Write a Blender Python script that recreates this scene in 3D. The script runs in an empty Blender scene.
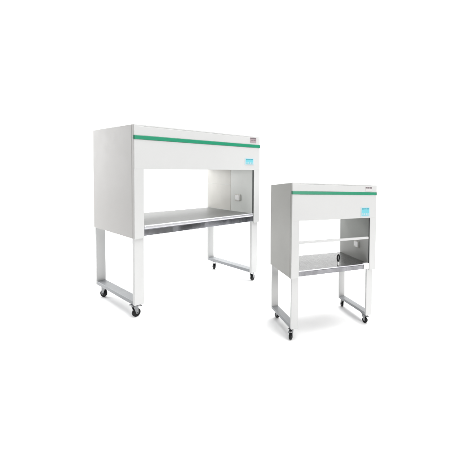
import bpy, bmesh, math, random
from mathutils import Vector, Matrix, Euler

random.seed(4)
S = bpy.context.scene
COL = S.collection

# ------------------------------------------------------------------ materials
def srgb(r, g, b):
    f = lambda c: (c / 255 / 12.92) if c / 255 <= 0.04045 else ((c / 255 + 0.055) / 1.055) ** 2.4
    return (f(r), f(g), f(b), 1.0)

def mat(name, col, rough=0.4, metal=0.0, spec=0.5, var=0.03, vscale=6.0, bump=0.0, bscale=900.0,
        rvar=0.06, stretch=(1, 1, 1), coat=0.0):
    """Principled paint/metal with slow tone variation, roughness variation and a fine bump."""
    m = bpy.data.materials.new(name); m.use_nodes = True
    nt = m.node_tree; N = nt.nodes; L = nt.links
    b = N['Principled BSDF']
    b.inputs['Metallic'].default_value = metal
    b.inputs['Specular IOR Level'].default_value = spec
    b.inputs['Coat Weight'].default_value = coat
    tc = N.new('ShaderNodeTexCoord')
    mp = N.new('ShaderNodeMapping'); mp.inputs['Scale'].default_value = stretch
    L.new(tc.outputs['Object'], mp.inputs['Vector'])
    n1 = N.new('ShaderNodeTexNoise'); n1.inputs['Scale'].default_value = vscale
    n1.inputs['Detail'].default_value = 4
    L.new(mp.outputs['Vector'], n1.inputs['Vector'])
    mix = N.new('ShaderNodeMix'); mix.data_type = 'RGBA'
    c0 = [max(0, c * (1 - var)) for c in col[:3]] + [1]
    c1 = [min(1, c * (1 + var)) for c in col[:3]] + [1]
    mix.inputs[6].default_value = c0; mix.inputs[7].default_value = c1
    L.new(n1.outputs['Fac'], mix.inputs[0])
    L.new(mix.outputs[2], b.inputs['Base Color'])
    mr = N.new('ShaderNodeMapRange')
    mr.inputs['To Min'].default_value = max(0.02, rough - rvar); mr.inputs['To Max'].default_value = min(1, rough + rvar)
    n3 = N.new('ShaderNodeTexNoise'); n3.inputs['Scale'].default_value = vscale * 2.3
    L.new(mp.outputs['Vector'], n3.inputs['Vector'])
    L.new(n3.outputs['Fac'], mr.inputs['Value']); L.new(mr.outputs['Result'], b.inputs['Roughness'])
    if bump:
        n2 = N.new('ShaderNodeTexNoise'); n2.inputs['Scale'].default_value = bscale
        L.new(mp.outputs['Vector'], n2.inputs['Vector'])
        bp = N.new('ShaderNodeBump'); bp.inputs['Strength'].default_value = bump
        bp.inputs['Distance'].default_value = 0.002
        L.new(n2.outputs['Fac'], bp.inputs['Height']); L.new(bp.outputs['Normal'], b.inputs['Normal'])
    return m

M = {}
M['paint'] = mat('white_powder_coat', (0.572, 0.574, 0.570, 1), 0.42, bump=0.06, bscale=500, var=0.012)
M['side'] = mat('pale_grey_shade_coat', (0.505, 0.495, 0.482, 1), 0.62, spec=.22, bump=0.08, bscale=420, var=0.03, vscale=3)  # grey tone carries the shade of the large bench's side faces
M['side_mid'] = mat('mid_grey_shade_coat', (0.39, 0.388, 0.37, 1), 0.58, spec=.25, bump=0.08, bscale=420, var=0.035, vscale=3)  # darker grey puts the small bench's side shade into the paint
M['inner_mid'] = mat('mid_grey_shade_lining', (0.375, 0.378, 0.365, 1), 0.45, spec=.3, var=0.03, vscale=3)  # shade of the small bench's inner walls is held in this grey
M['inner'] = mat('off_white_lining', (0.575, 0.592, 0.57, 1), 0.35, var=0.02, vscale=3)
M['rail'] = mat('mid_grey_shade_enamel', (0.25, 0.26, 0.272, 1), 0.4, bump=0.06, bscale=420, var=0.05, vscale=14)  # grey stands in for the dim light on the rail tops
M['warm'] = mat('warm_white_sheet', (0.54, 0.53, 0.495, 1), 0.40, var=0.03)
M['green'] = mat('green_accent_plastic', (0.020, 0.255, 0.140, 1), 0.35, var=0.06, vscale=10)
M['green_end'] = mat('dark_green_end_cap', (0.012, 0.12, 0.07, 1), 0.5)
M['steel'] = mat('brushed_stainless', (0.205, 0.208, 0.203, 1), 0.48, metal=0.45, var=0.10, vscale=26, bump=0.05,
                 bscale=60, stretch=(0.25, 3, 3), rvar=0.10)
M['apron'] = mat('folded_stainless', (0.36, 0.365, 0.39, 1), 0.13, metal=1.0, var=0.14, vscale=9, bump=1.0,
                 bscale=9, stretch=(.8, .2, .2), rvar=0.08)
M['steel_streak'] = mat('streaky_stainless', (0.165, 0.165, 0.163, 1), 0.32, metal=0.8, var=0.26, vscale=7, bump=0.06,
                 bscale=40, stretch=(6, .9, 1), rvar=0.14)
M['apron_streak'] = mat('streaky_folded_stainless', (0.21, 0.21, 0.22, 1), 0.16, metal=1.0, var=0.55, vscale=9, bump=0.8,
                 bscale=10, stretch=(1.6, .3, .3), rvar=0.10)
M['lip'] = mat('polished_edge', (0.66, 0.66, 0.69, 1), 0.30, metal=0.6, var=0.03)
M['black'] = mat('black_rubber', (0.006, 0.006, 0.0065, 1), 0.55, spec=.3, var=0.2, vscale=30)
M['zinc'] = mat('zinc_plated', (0.25, 0.255, 0.26, 1), 0.38, metal=1.0, var=0.12, vscale=40)
M['track'] = mat('dark_track_seal', (0.02, 0.021, 0.022, 1), 0.5)
M['plate'] = mat('mauve_nameplate', srgb(166, 150, 155), 0.45, var=0.08, vscale=60)
M['plate_dark'] = mat('dark_print', srgb(116, 106, 109), 0.5)
M['plate_pale'] = mat('pale_nameplate', srgb(203, 200, 200), 0.45, var=0.03)
M['cyan'] = mat('cyan_overlay', srgb(116, 192, 204), 0.35, var=0.05, vscale=40)
M['cyan_dark'] = mat('teal_print', srgb(82, 158, 172), 0.4)
M['cyan_pale'] = mat('pale_overlay', srgb(182, 200, 206), 0.4)
M['socket'] = mat('white_plastic', (0.84, 0.84, 0.84, 1), 0.3, var=0.01)
M['floor'] = mat('white_seamless_paper', (0.92, 0.92, 0.92, 1), 0.9, spec=0.1, var=0.004, vscale=1)

def glass_mat():
    m = bpy.data.materials.new('tinted_sash_glass'); m.use_nodes = True
    nt = m.node_tree; N = nt.nodes; L = nt.links
    for n in list(N):
        if n.type != 'OUTPUT_MATERIAL': N.remove(n)
    out = [n for n in N if n.type == 'OUTPUT_MATERIAL'][0]
    t = N.new('ShaderNodeBsdfTransparent'); t.inputs['Color'].default_value = (0.93, 0.94, 0.935, 1)
    g = N.new('ShaderNodeBsdfGlossy'); g.inputs['Roughness'].default_value = 0.02
    fr = N.new('ShaderNodeFresnel'); fr.inputs['IOR'].default_value = 1.3
    mx = N.new('ShaderNodeMixShader')
    L.new(fr.outputs[0], mx.inputs[0]); L.new(t.outputs[0], mx.inputs[1]); L.new(g.outputs[0], mx.inputs[2])
    L.new(mx.outputs[0], out.inputs['Surface'])
    return m
M['glass'] = glass_mat()

# ------------------------------------------------------------------ mesh helpers
class MB:
    def __init__(self):
        self.bm = bmesh.new(); self.mats = []
    def mi(self, m):
        if m not in self.mats: self.mats.append(m)
        return self.mats.index(m)
    def merge(self, b2, m, mtx=None):
        i = self.mi(m)
        if mtx is not None: bmesh.ops.transform(b2, matrix=mtx, verts=b2.verts)
        for f in b2.faces: f.material_index = i; f.smooth = True
        me = bpy.data.meshes.new('tmp'); b2.to_mesh(me); b2.free()
        self.bm.from_mesh(me); bpy.data.meshes.remove(me)
        return self
    def box(self, x, y, z, m, bev=0.003, seg=2, mtx=None):
        b = bmesh.new(); bmesh.ops.create_cube(b, size=1)
        sx, sy, sz = x[1] - x[0], y[1] - y[0], z[1] - z[0]
        for v in b.verts:
            v.co = Vector(((v.co.x + .5) * sx + x[0], (v.co.y + .5) * sy + y[0], (v.co.z + .5) * sz + z[0]))
        bev = min(bev, 0.45 * min(sx, sy, sz))
        if bev > 0:
            bmesh.ops.bevel(b, geom=list(b.edges), offset=bev, segments=seg, profile=0.5, affect='EDGES')
        return self.merge(b, m, mtx)
    def lathe(self, prof, m, mtx=None, n=32):
        """profile of (radius, height along z) turned about z"""
        b = bmesh.new(); rings = []
        for r, h in prof:
            rings.append([b.verts.new((r * math.cos(2 * math.pi * k / n), r * math.sin(2 * math.pi * k / n), h)) for k in range(n)])
        for a, c in zip(rings[:-1], rings[1:]):
            for k in range(n):
                b.faces.new((a[k], a[(k + 1) % n], c[(k + 1) % n], c[k]))
        if prof[0][0] > 1e-6: b.faces.new(rings[0][::-1])
        if prof[-1][0] > 1e-6: b.faces.new(rings[-1])
        bmesh.ops.remove_doubles(b, verts=b.verts, dist=1e-6)
        bmesh.ops.recalc_face_normals(b, faces=b.faces)
        return self.merge(b, m, mtx)
    def prism(self, pts, z, m, bev=0.001, mtx=None):
        b = bmesh.new()
        lo = [b.verts.new((p[0], p[1], z[0])) for p in pts]; hi = [b.verts.new((p[0], p[1], z[1])) for p in pts]
        b.faces.new(lo[::-1]); b.faces.new(hi)
        for k in range(len(pts)):
            j = (k + 1) % len(pts); b.faces.new((lo[k], lo[j], hi[j], hi[k]))
        bmesh.ops.recalc_face_normals(b, faces=b.faces)
        if bev: bmesh.ops.bevel(b, geom=list(b.edges), offset=bev, segments=2, profile=0.5, affect='EDGES')
        return self.merge(b, m, mtx)
    def tube(self, pts, r, m, n=10, closed=False):
        b = bmesh.new(); rings = []
        P = [Vector(p) for p in pts]; K = len(P)
        for k in range(K):
            if closed: t = P[(k + 1) % K] - P[k - 1]
            else: t = P[min(k + 1, K - 1)] - P[max(k - 1, 0)]
            t.normalize(); up = Vector((0, 0, 1)) if abs(t.z) < .9 else Vector((0, 1, 0))
            u = t.cross(up).normalized(); w = u.cross(t)
            rings.append([b.verts.new(P[k] + r * (math.cos(2 * math.pi * q / n) * u + math.sin(2 * math.pi * q / n) * w)) for q in range(n)])
        for k in range(K if closed else K - 1):
            a, c = rings[k], rings[(k + 1) % K]
            for q in range(n): b.faces.new((a[q], a[(q + 1) % n], c[(q + 1) % n], c[q]))
        if not closed: b.faces.new(rings[0][::-1]); b.faces.new(rings[-1])
        bmesh.ops.recalc_face_normals(b, faces=b.faces)
        return self.merge(b, m)
    def build(self, name, parent=None, loc=None, rotz=0.0):
        me = bpy.data.meshes.new(name); self.bm.to_mesh(me); self.bm.free()
        for m in self.mats: me.materials.append(m)
        o = bpy.data.objects.new(name, me); COL.objects.link(o)
        if parent: o.parent = parent
        if loc is not None: o.location = loc
        o.rotation_euler.z = rotz
        w = o.modifiers.new('wn', 'WEIGHTED_NORMAL'); w.keep_sharp = False; w.weight = 80
        return o

def box(name, parent, x, y, z, m, bev=0.003, seg=2):
    return MB().box(x, y, z, m, bev, seg).build(name, parent)

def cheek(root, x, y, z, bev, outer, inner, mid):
    """a cabinet cheek: white front edge, outer sheet greyed to carry its shade, lining sheet inside"""
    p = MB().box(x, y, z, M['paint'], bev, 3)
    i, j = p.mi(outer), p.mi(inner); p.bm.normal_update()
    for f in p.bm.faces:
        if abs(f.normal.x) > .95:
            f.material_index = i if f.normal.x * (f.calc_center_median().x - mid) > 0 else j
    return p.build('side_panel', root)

def thing(name, label, cat, loc, rot, group=None):
    o = bpy.data.objects.new(name, None); COL.objects.link(o)
    o.location = loc; o.rotation_euler = rot; o.empty_display_size = 0.1
    o['label'] = label; o['category'] = cat
    if group: o['group'] = group
    return o

# ------------------------------------------------------------------ caster
def caster(root, x, y, top, foot, r, yaw, brake):
    """swivel caster whose plate sits at local height `top` and whose wheel touches local height `foot`"""
    k = r / 0.034
    trail = 0.016 * k
    wz = foot + r
    f = MB()
    f.box((-.032 * k, .032 * k), (-.026 * k, .026 * k), (top - .004 * k, top - .0004), M['zinc'], .001)
    f.lathe([(.017 * k, top - .016 * k), (.019 * k, top - .013 * k), (.019 * k, top - .006 * k), (.015 * k, top - .003 * k)], M['zinc'], n=24)
    crown = top - .014 * k
    f.box((-.018 * k, .026 * k), (-.0185 * k, .0185 * k), (crown - .005 * k, crown), M['zinc'], .002 * k)
    for s in (-1, 1):
        pts = [(-.016 * k, crown - .002), (.024 * k, crown - .002), (trail + .009 * k, wz - .006 * k), (trail, wz - .010 * k), (trail - .010 * k, wz - .004 * k)]
        mt = Matrix(((1, 0, 0, 0), (0, 0, 1, s * .0165 * k - .0015 * k), (0, 1, 0, 0), (0, 0, 0, 1)))
        f.prism(pts, (0, .003 * k), M['zinc'], .0006, mt)
    ax = Matrix.Translation((trail, 0, wz)) @ Matrix.Rotation(math.pi / 2, 4, 'X')
    f.lathe([(.005 * k, -.022 * k), (.005 * k, .022 * k)], M['zinc'], ax, n=12)
    c = f.build('caster', root, (x, y, 0), yaw)
    w = MB(); h = .0125 * k
    w.lathe([(r * .62, -h * .75), (r * .80, -h), (r * .93, -h * .85), (r * .985, -h * .45), (r, 0), (r * .985, h * .45), (r * .93, h * .85), (r * .80, h), (r * .62, h * .75)], M['black'], ax, n=40)
    w.lathe([(.006 * k, -h * .7), (r * .3, -h * .9), (r * .36, -h * .5), (r * .61, -h * .5), (r * .61, h * .5), (r * .36, h * .5), (r * .3, h * .9), (.006 * k, h * .7)], M['hub'], ax, n=32)
    w.build('wheel', c)
    if brake:
        b = MB()
        mt = Matrix.Translation((.020 * k, 0, crown - .006 * k)) @ Matrix.Rotation(math.radians(14), 4, 'Y')
        b.box((0, .040 * k), (-.017 * k, .017 * k), (-.0025 * k, .0025 * k), M['zinc'], .0012 * k, mtx=mt)
        b.box((.032 * k, .040 * k), (-.016 * k, .016 * k), (.0020 * k, .0060 * k), M['zinc'], .0015 * k, mtx=mt)
        b.build('brake_pedal', c)
M['hub'] = mat('grey_hub_plastic', (0.035, 0.035, 0.037, 1), 0.4)

# ------------------------------------------------------------------ one clean bench
def clean_bench(d, root):
    W, D, H, pw, zb, zo, zg, zt, tt = (d[k] for k in ('W', 'D', 'H', 'pw', 'zb', 'zo', 'zg', 'zt', 'tt'))
    k = d['k']; sh = d['strip'] / 2
    # cabinet shell
    cheeks = []
    for x in ((0, pw), (W - pw, W)):
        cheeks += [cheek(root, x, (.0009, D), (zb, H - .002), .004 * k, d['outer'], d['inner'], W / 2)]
    for n, c in enumerate(cheeks):
        xx = (-.0016 * k, .004) if n == 0 else (W - .004, W + .0016 * k)
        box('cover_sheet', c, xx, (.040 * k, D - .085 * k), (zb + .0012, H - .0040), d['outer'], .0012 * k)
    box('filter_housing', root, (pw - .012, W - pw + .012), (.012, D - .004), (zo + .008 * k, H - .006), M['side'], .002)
    box('top_panel', root, (.0012, W - .0012), (.002, D - .002), (H - .014 * k, H), M['paint'], .003 * k, 3)
    box('fascia', root, (.0015, W - .0015), (0, .022 * k), (zo, zg - sh - .0004), M['paint'], .003 * k, 3)
    box('header', root, (.0015, W - .0015), (0, .022 * k), (zg + sh + .0004, H - .0145 * k), M['paint'], .003 * k, 3)
    st = MB()
    st.box((.004, W - .0055), (-.004 * k, .018 * k), (zg - sh, zg + sh), M['green'], .003 * k, 3)
    strip = st.build('accent_strip', root)
    for x in ((-.005 * k, .0052), (W - .0066, W - .0020)):
        box('end_cap', strip, x, (-.0048 * k, .016 * k), (zg - sh - .0006, zg + sh + .0006), M['green_end'], .002 * k)
    # worktop
    lh = d['lip']
    wt = box('worktop', root, (pw - .004, W - pw + .004), (.012 * k, D - .012), (zt - .028 * k, zt), d['top_mat'], .001)
    if d['holes']:
        pass
    box('front_lip', wt, (pw + .0008, W - pw - .0008), (.0045, d['lipd']), (zt - lh, zt + .003 * k), M['lip'], d['lipb'], 5)
    xr = W - pw - .0008 - d.get('apron_cut', 0)
    box('apron', wt, (pw + .0008, xr), (.0085 * k, .030 * k), (zt - tt, zt - lh - .0003), d['apron_mat'], .003 * k, 3)
    # dark sash tracks beside the opening
    for x in ((pw - .003, pw + .0010 * k), (W - pw - .0030 * k, W - pw + .003)):
        box('sash_track', root, x, (.0075 * k, d['track'] + .0075 * k), (zt + .0035 * k, zo + .004), M['track'], .001)
    # stand: four legs, two bottom rails
    lx, ly, lw, ld, zl, rh = (d[q] for q in ('lx', 'ly', 'lw', 'ld', 'zl', 'rail'))
    for x0 in (lx, W - d['lxr'] - lw):
        for y0 in (ly, D - ly - ld):
            box('leg', root, (x0, x0 + lw), (y0, y0 + ld), (zl, zb + .03 * k), M['paint'], .004 * k, 3)
        box('bottom_rail', root, (x0 + .001, x0 + lw - .001), (ly + ld - .002, D - ly - ld + .002), (zl + .0006, zl + rh), M['rail'], .003 * k, 3)
    # casters: wheels all stand on the floor (z = 0 in the world)
    Rm = root.rotation_euler.to_matrix()
    for x, y, yaw, brake in d['casters']:
        foot = -(Rm[2][0] * x + Rm[2][1] * y) / Rm[2][2]
        caster(root, x, y, zl, foot, d['wheel'], yaw, brake)
    # nameplate on the header
    x0, x1, z0, z1 = d['brand']
    p = box('nameplate', root, (x0, x1), (-.0035 * k, .002), (z0, z1), d['brand_mat'], .001)
    marks = MB()
    w = x1 - x0; h = z1 - z0
    for a, bb, c0, c1 in d['brand_marks']:
        marks.box((x0 + a * w, x0 + bb * w), (-.0045 * k, -.003 * k), (z0 + c0 * h, z0 + c1 * h), M['plate_dark'], .0004)
    marks.build('print', p)
    # cyan control panel on the fascia
    x0, x1, z0, z1 = d['panel']
    w = x1 - x0; h = z1 - z0
    p = box('control_panel', root, (x0 - .10 * w, x1 + .12 * w), (-.0030 * k, .002), (z0 - .14 * h, z1 + .10 * h), M['cyan_pale'], .001)
    box('display', p, (x0, x1), (-.0046 * k, -.002 * k), (z0, z1), M['cyan'], .0008)
    q = MB()
    for a, bb, c0, c1 in ((.03, .27, .80, .97), (.32, .62, .82, .96), (.66, .97, .80, .97)):
        q.box((x0 + a * w, x0 + bb * w), (-.0056 * k, -.0040 * k), (z0 + c0 * h, z0 + c1 * h), M['cyan_dark'], .0004)
    q.build('print', p)
    for n in range(4):
        box('button', p, (x0 + (.08 + .23 * n) * w, x0 + (.22 + .23 * n) * w), (-.0062 * k, -.004 * k), (z0 + .10 * h, z0 + .30 * h), M['cyan_pale'], .0008)
    # power socket inside, on the right cheek
    y0, y1, z0, z1 = d['socket']
    xs = W - pw
    s = box('power_socket', root, (xs - .006 * k, xs + .002), (y0, y1), (z0, z1), M['socket2'], .002 * k, 3)
    ym = y0 + .45 * (y1 - y0)
    box('socket_cover', s, (xs - .022 * k, xs - .004 * k), (y0 + .006 * k, ym), (z0 + .008 * k, z1 - .006 * k), M['socket'], .004 * k, 3)
    box('outlet', s, (xs - .0085 * k, xs - .004 * k), (ym + .012 * k, y1 - .008 * k), (z0 + .014 * k, z1 - .014 * k), M['socket'], .002 * k, 3)

M['socket2'] = M['warm']

# large bench
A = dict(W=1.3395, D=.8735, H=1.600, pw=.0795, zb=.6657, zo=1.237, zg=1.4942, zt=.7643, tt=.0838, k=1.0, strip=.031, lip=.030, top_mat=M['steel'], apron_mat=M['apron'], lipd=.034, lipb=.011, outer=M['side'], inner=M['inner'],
         lx=.0021, lxr=.016, ly=.0151, lw=.080, ld=.0344, zl=.1109, rail=.034, wheel=.035, track=.019, holes=True,
         casters=[(.046, .745, 2.0, False), (.022, .065, 0.15, True), (1.290, .765, 1.2, False), (1.308, .085, 0.35, True)],
         brand=(1.200, 1.284, 1.5305, 1.5835), brand_mat=M['plate'],
         brand_marks=[(.02, .98, .72, .95), (.10, .50, .40, .52), (.56, .88, .40, .52)],
         panel=(1.140, 1.240, 1.300, 1.357), socket=(.232, .325, .884, .962))
rootA = thing('clean_bench', 'larger wide white laboratory clean bench with green stripe and open front, on the left',
              'clean bench', (-1.457, 2.8435, 0), (0, 0, .8839), 'white laboratory clean benches on casters')
clean_bench(A, rootA)
xs = A['W'] - A['pw']
lp = box('lining_sheet', rootA, (xs - .0016, xs + .002), (.405, .855), (.770, 1.0605), M['warm'], .0008)
box('lining_sheet', rootA, (xs - .0016, xs + .002), (.405, .855), (1.0640, 1.236), M['warm'], .0015)

# small bench
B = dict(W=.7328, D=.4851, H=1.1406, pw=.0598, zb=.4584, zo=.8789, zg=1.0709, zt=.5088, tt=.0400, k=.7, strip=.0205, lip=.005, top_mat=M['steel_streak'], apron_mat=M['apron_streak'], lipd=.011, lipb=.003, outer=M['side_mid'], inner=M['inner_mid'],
         lx=.0085, lxr=.020, ly=.0124, lw=.056, ld=.0208, zl=.0845, rail=.022, wheel=.0245, track=.012, holes=False, apron_cut=.050,
         casters=[(.056, .430, 1.9, False), (.026, .048, -2.3, True), (.678, .430, 1.4, False), (.676, .072, -1.2, True)],
         brand=(.622, .684, 1.0905, 1.1255), brand_mat=M['plate_pale'],
         brand_marks=[(.03, .32, .58, .92), (.36, .60, .58, .90), (.64, .97, .58, .92)],
         panel=(.590, .660, .898, .958), socket=(.158, .238, .606, .662))
rootB = thing('clean_bench', 'smaller narrow white laboratory clean bench with half lowered glass sash, at the right',
              'clean bench', (-.1617, 2.5093, 0), (-.0171, .0077, .4422), 'white laboratory clean benches on casters')
clean_bench(B, rootB)
# glass sash half lowered, with its white handle bar
sash = MB().box((B['pw'] - .0012, B['W'] - B['pw'] + .0012), (.0165, .0200), (.724, B['zo'] + .006), M['glass'], .0005).build('glass_sash', rootB)
box('handle_bar', sash, (B['pw'] + .0012, B['W'] - B['pw'] - .0034), (.0100, .0270), (.707, .7255), M['paint'], .003, 3)
# white corner bracket under the right end of the worktop edge
box('corner_bracket', rootB, (.624, .6715), (.0015, .030), (.4675, .5135), M['socket'], .003, 3)
# tap at the front of the worktop: pale stem, dark looped handle
t = MB()
t.lathe([(.009, .5090), (.009, .5120), (.0070, .5140), (.0065, .5360), (.0080, .5380), (.0080, .5420)], M['socket'], Matrix.Translation((.415, .050, 0)), n=20)
tap = t.build('gas_tap', rootB)
h = MB()
loop = []
for q in range(24):
    a = 2 * math.pi * q / 24
    loop.append((.415 + .0115 * math.cos(a), .050 + .005 * math.cos(a), .568 + .023 * math.sin(a)))
h.tube(loop, .0062, M['black'], closed=True)
h.lathe([(.0085, .5395), (.0098, .5420), (.0085, .5480), (.004, .5510)], M['black'], Matrix.Translation((.415, .050, 0)), n=18)
h.build('handle', tap)

# the roof of the small bench falls a little towards the back and the right
for o in [c for c in rootB.children_recursive if c.type == 'MESH']:
    for v in o.data.vertices:
        t = (v.co.z - B['zo']) / (B['H'] - B['zo'])
        if t > 0:
            u, q = v.co.x / B['W'], v.co.y / B['D']
            v.co.z += t * (.019 - .019 * u - .032 * q)

# ------------------------------------------------------------------ setting: white seamless floor and backdrop
def sheet(name, prof, x0, x1, m):
    bm = bmesh.new(); rows = []
    nx = 8
    for y, z in prof:
        rows.append([bm.verts.new((x0 + (x1 - x0) * i / nx, y, z)) for i in range(nx + 1)])
    for a, b in zip(rows[:-1], rows[1:]):
        for i in range(nx): bm.faces.new((a[i], a[i + 1], b[i + 1], b[i]))
    for f in bm.faces: f.smooth = True
    me = bpy.data.meshes.new(name); bm.to_mesh(me); bm.free(); me.materials.append(m)
    o = bpy.data.objects.new(name, me); COL.objects.link(o); o['kind'] = 'structure'
    return o
X0, X1, Y1, Rc = -6.6, 3.3, 5.6, 1.2
sheet('floor', [(0.6, 0), (2, 0), (4, 0), (Y1, 0)], X0, X1, M['floor'])
sheet('backdrop', [(Y1 + Rc * math.sin(a), Rc - Rc * math.cos(a)) for a in [math.pi / 2 * q / 16 for q in range(17)]] + [(Y1 + Rc, 3.5), (Y1 + Rc, 5.6)], X0, X1, M['floor'])

# ------------------------------------------------------------------ lamps
def area(name, loc, target, sx, sy, energy, col=(1, 1, 1)):
    l = bpy.data.lights.new(name, 'AREA'); l.shape = 'RECTANGLE'; l.size = sx; l.size_y = sy; l.energy = energy; l.color = col
    o = bpy.data.objects.new(name, l); COL.objects.link(o); o.location = loc
    o.rotation_euler = (Vector(target) - Vector(loc)).to_track_quat('-Z', 'Y').to_euler()
    return o
area('overhead_floor_fill', (1.0, 2.3, 5.8), (.8, 2.4, 0), 4.6, 4.8, 430)  # added out of view to burn the floor white
area('rear_floor_fill', (-2.3, 5.8, 5.3), (-2.5, 4.8, 0), 8.0, 1.2, 270)  # unseen lamp added to lift the rear floor and backdrop to white
area('key_softbox', (2.7, -.6, 2.1), (-.9, 3.4, .9), 1.4, 1.4, 98, (1.0, .985, .97))
area('left_side_fill', (-4.9, 4.3, 2.0), (-1.8, 3.2, .8), 1.4, 2.4, 112)  # unseen, added to brighten the large bench's side but not the small one's
area('backdrop_fill', (-4.8, 5.0, 4.9), (-5.9, 6.3, 1.2), 2.0, 1.0, 150)  # unseen lamp added to whiten the dark left end of the backdrop
area('backdrop_fill', (2.4, 5.0, 5.0), (2.8, 6.8, 2.4), 1.6, .8, 80)  # likewise added, for the right end of the backdrop

w = bpy.data.worlds.new('World'); S.world = w; w.use_nodes = True
w.node_tree.nodes['Background'].inputs['Color'].default_value = (.9, .95, 1, 1)
w.node_tree.nodes['Background'].inputs['Strength'].default_value = 0.06

# ------------------------------------------------------------------ camera
f, cx, cy, pitch, hc, roll = 353.1499, 314.9197, 184.1119, .0421, 1.2555, -.014
cam = bpy.data.cameras.new('camera'); co = bpy.data.objects.new('camera', cam); COL.objects.link(co)
cam.sensor_width = 36; cam.lens = f / 458 * 36
cam.shift_x = (229 - cx) / 458; cam.shift_y = (cy - 229) / 458
cam.clip_start = .05; cam.clip_end = 200
fw = Vector((0, math.cos(pitch), -math.sin(pitch))); up = Vector((0, math.sin(pitch), math.cos(pitch))); rt = Vector((1, 0, 0))
r2 = math.cos(roll) * rt - math.sin(roll) * up
u2 = math.sin(roll) * rt + math.cos(roll) * up
mm = Matrix((r2, u2, -fw)).transposed().to_4x4(); mm.translation = (0, 0, hc)
co.matrix_world = mm
S.camera = co

S.view_settings.view_transform = 'Standard'; S.view_settings.look = 'None'
S.view_settings.exposure = 0.16; S.view_settings.gamma = 1
S.cycles.max_bounces = 12; S.cycles.diffuse_bounces = 6; S.cycles.use_denoising = True
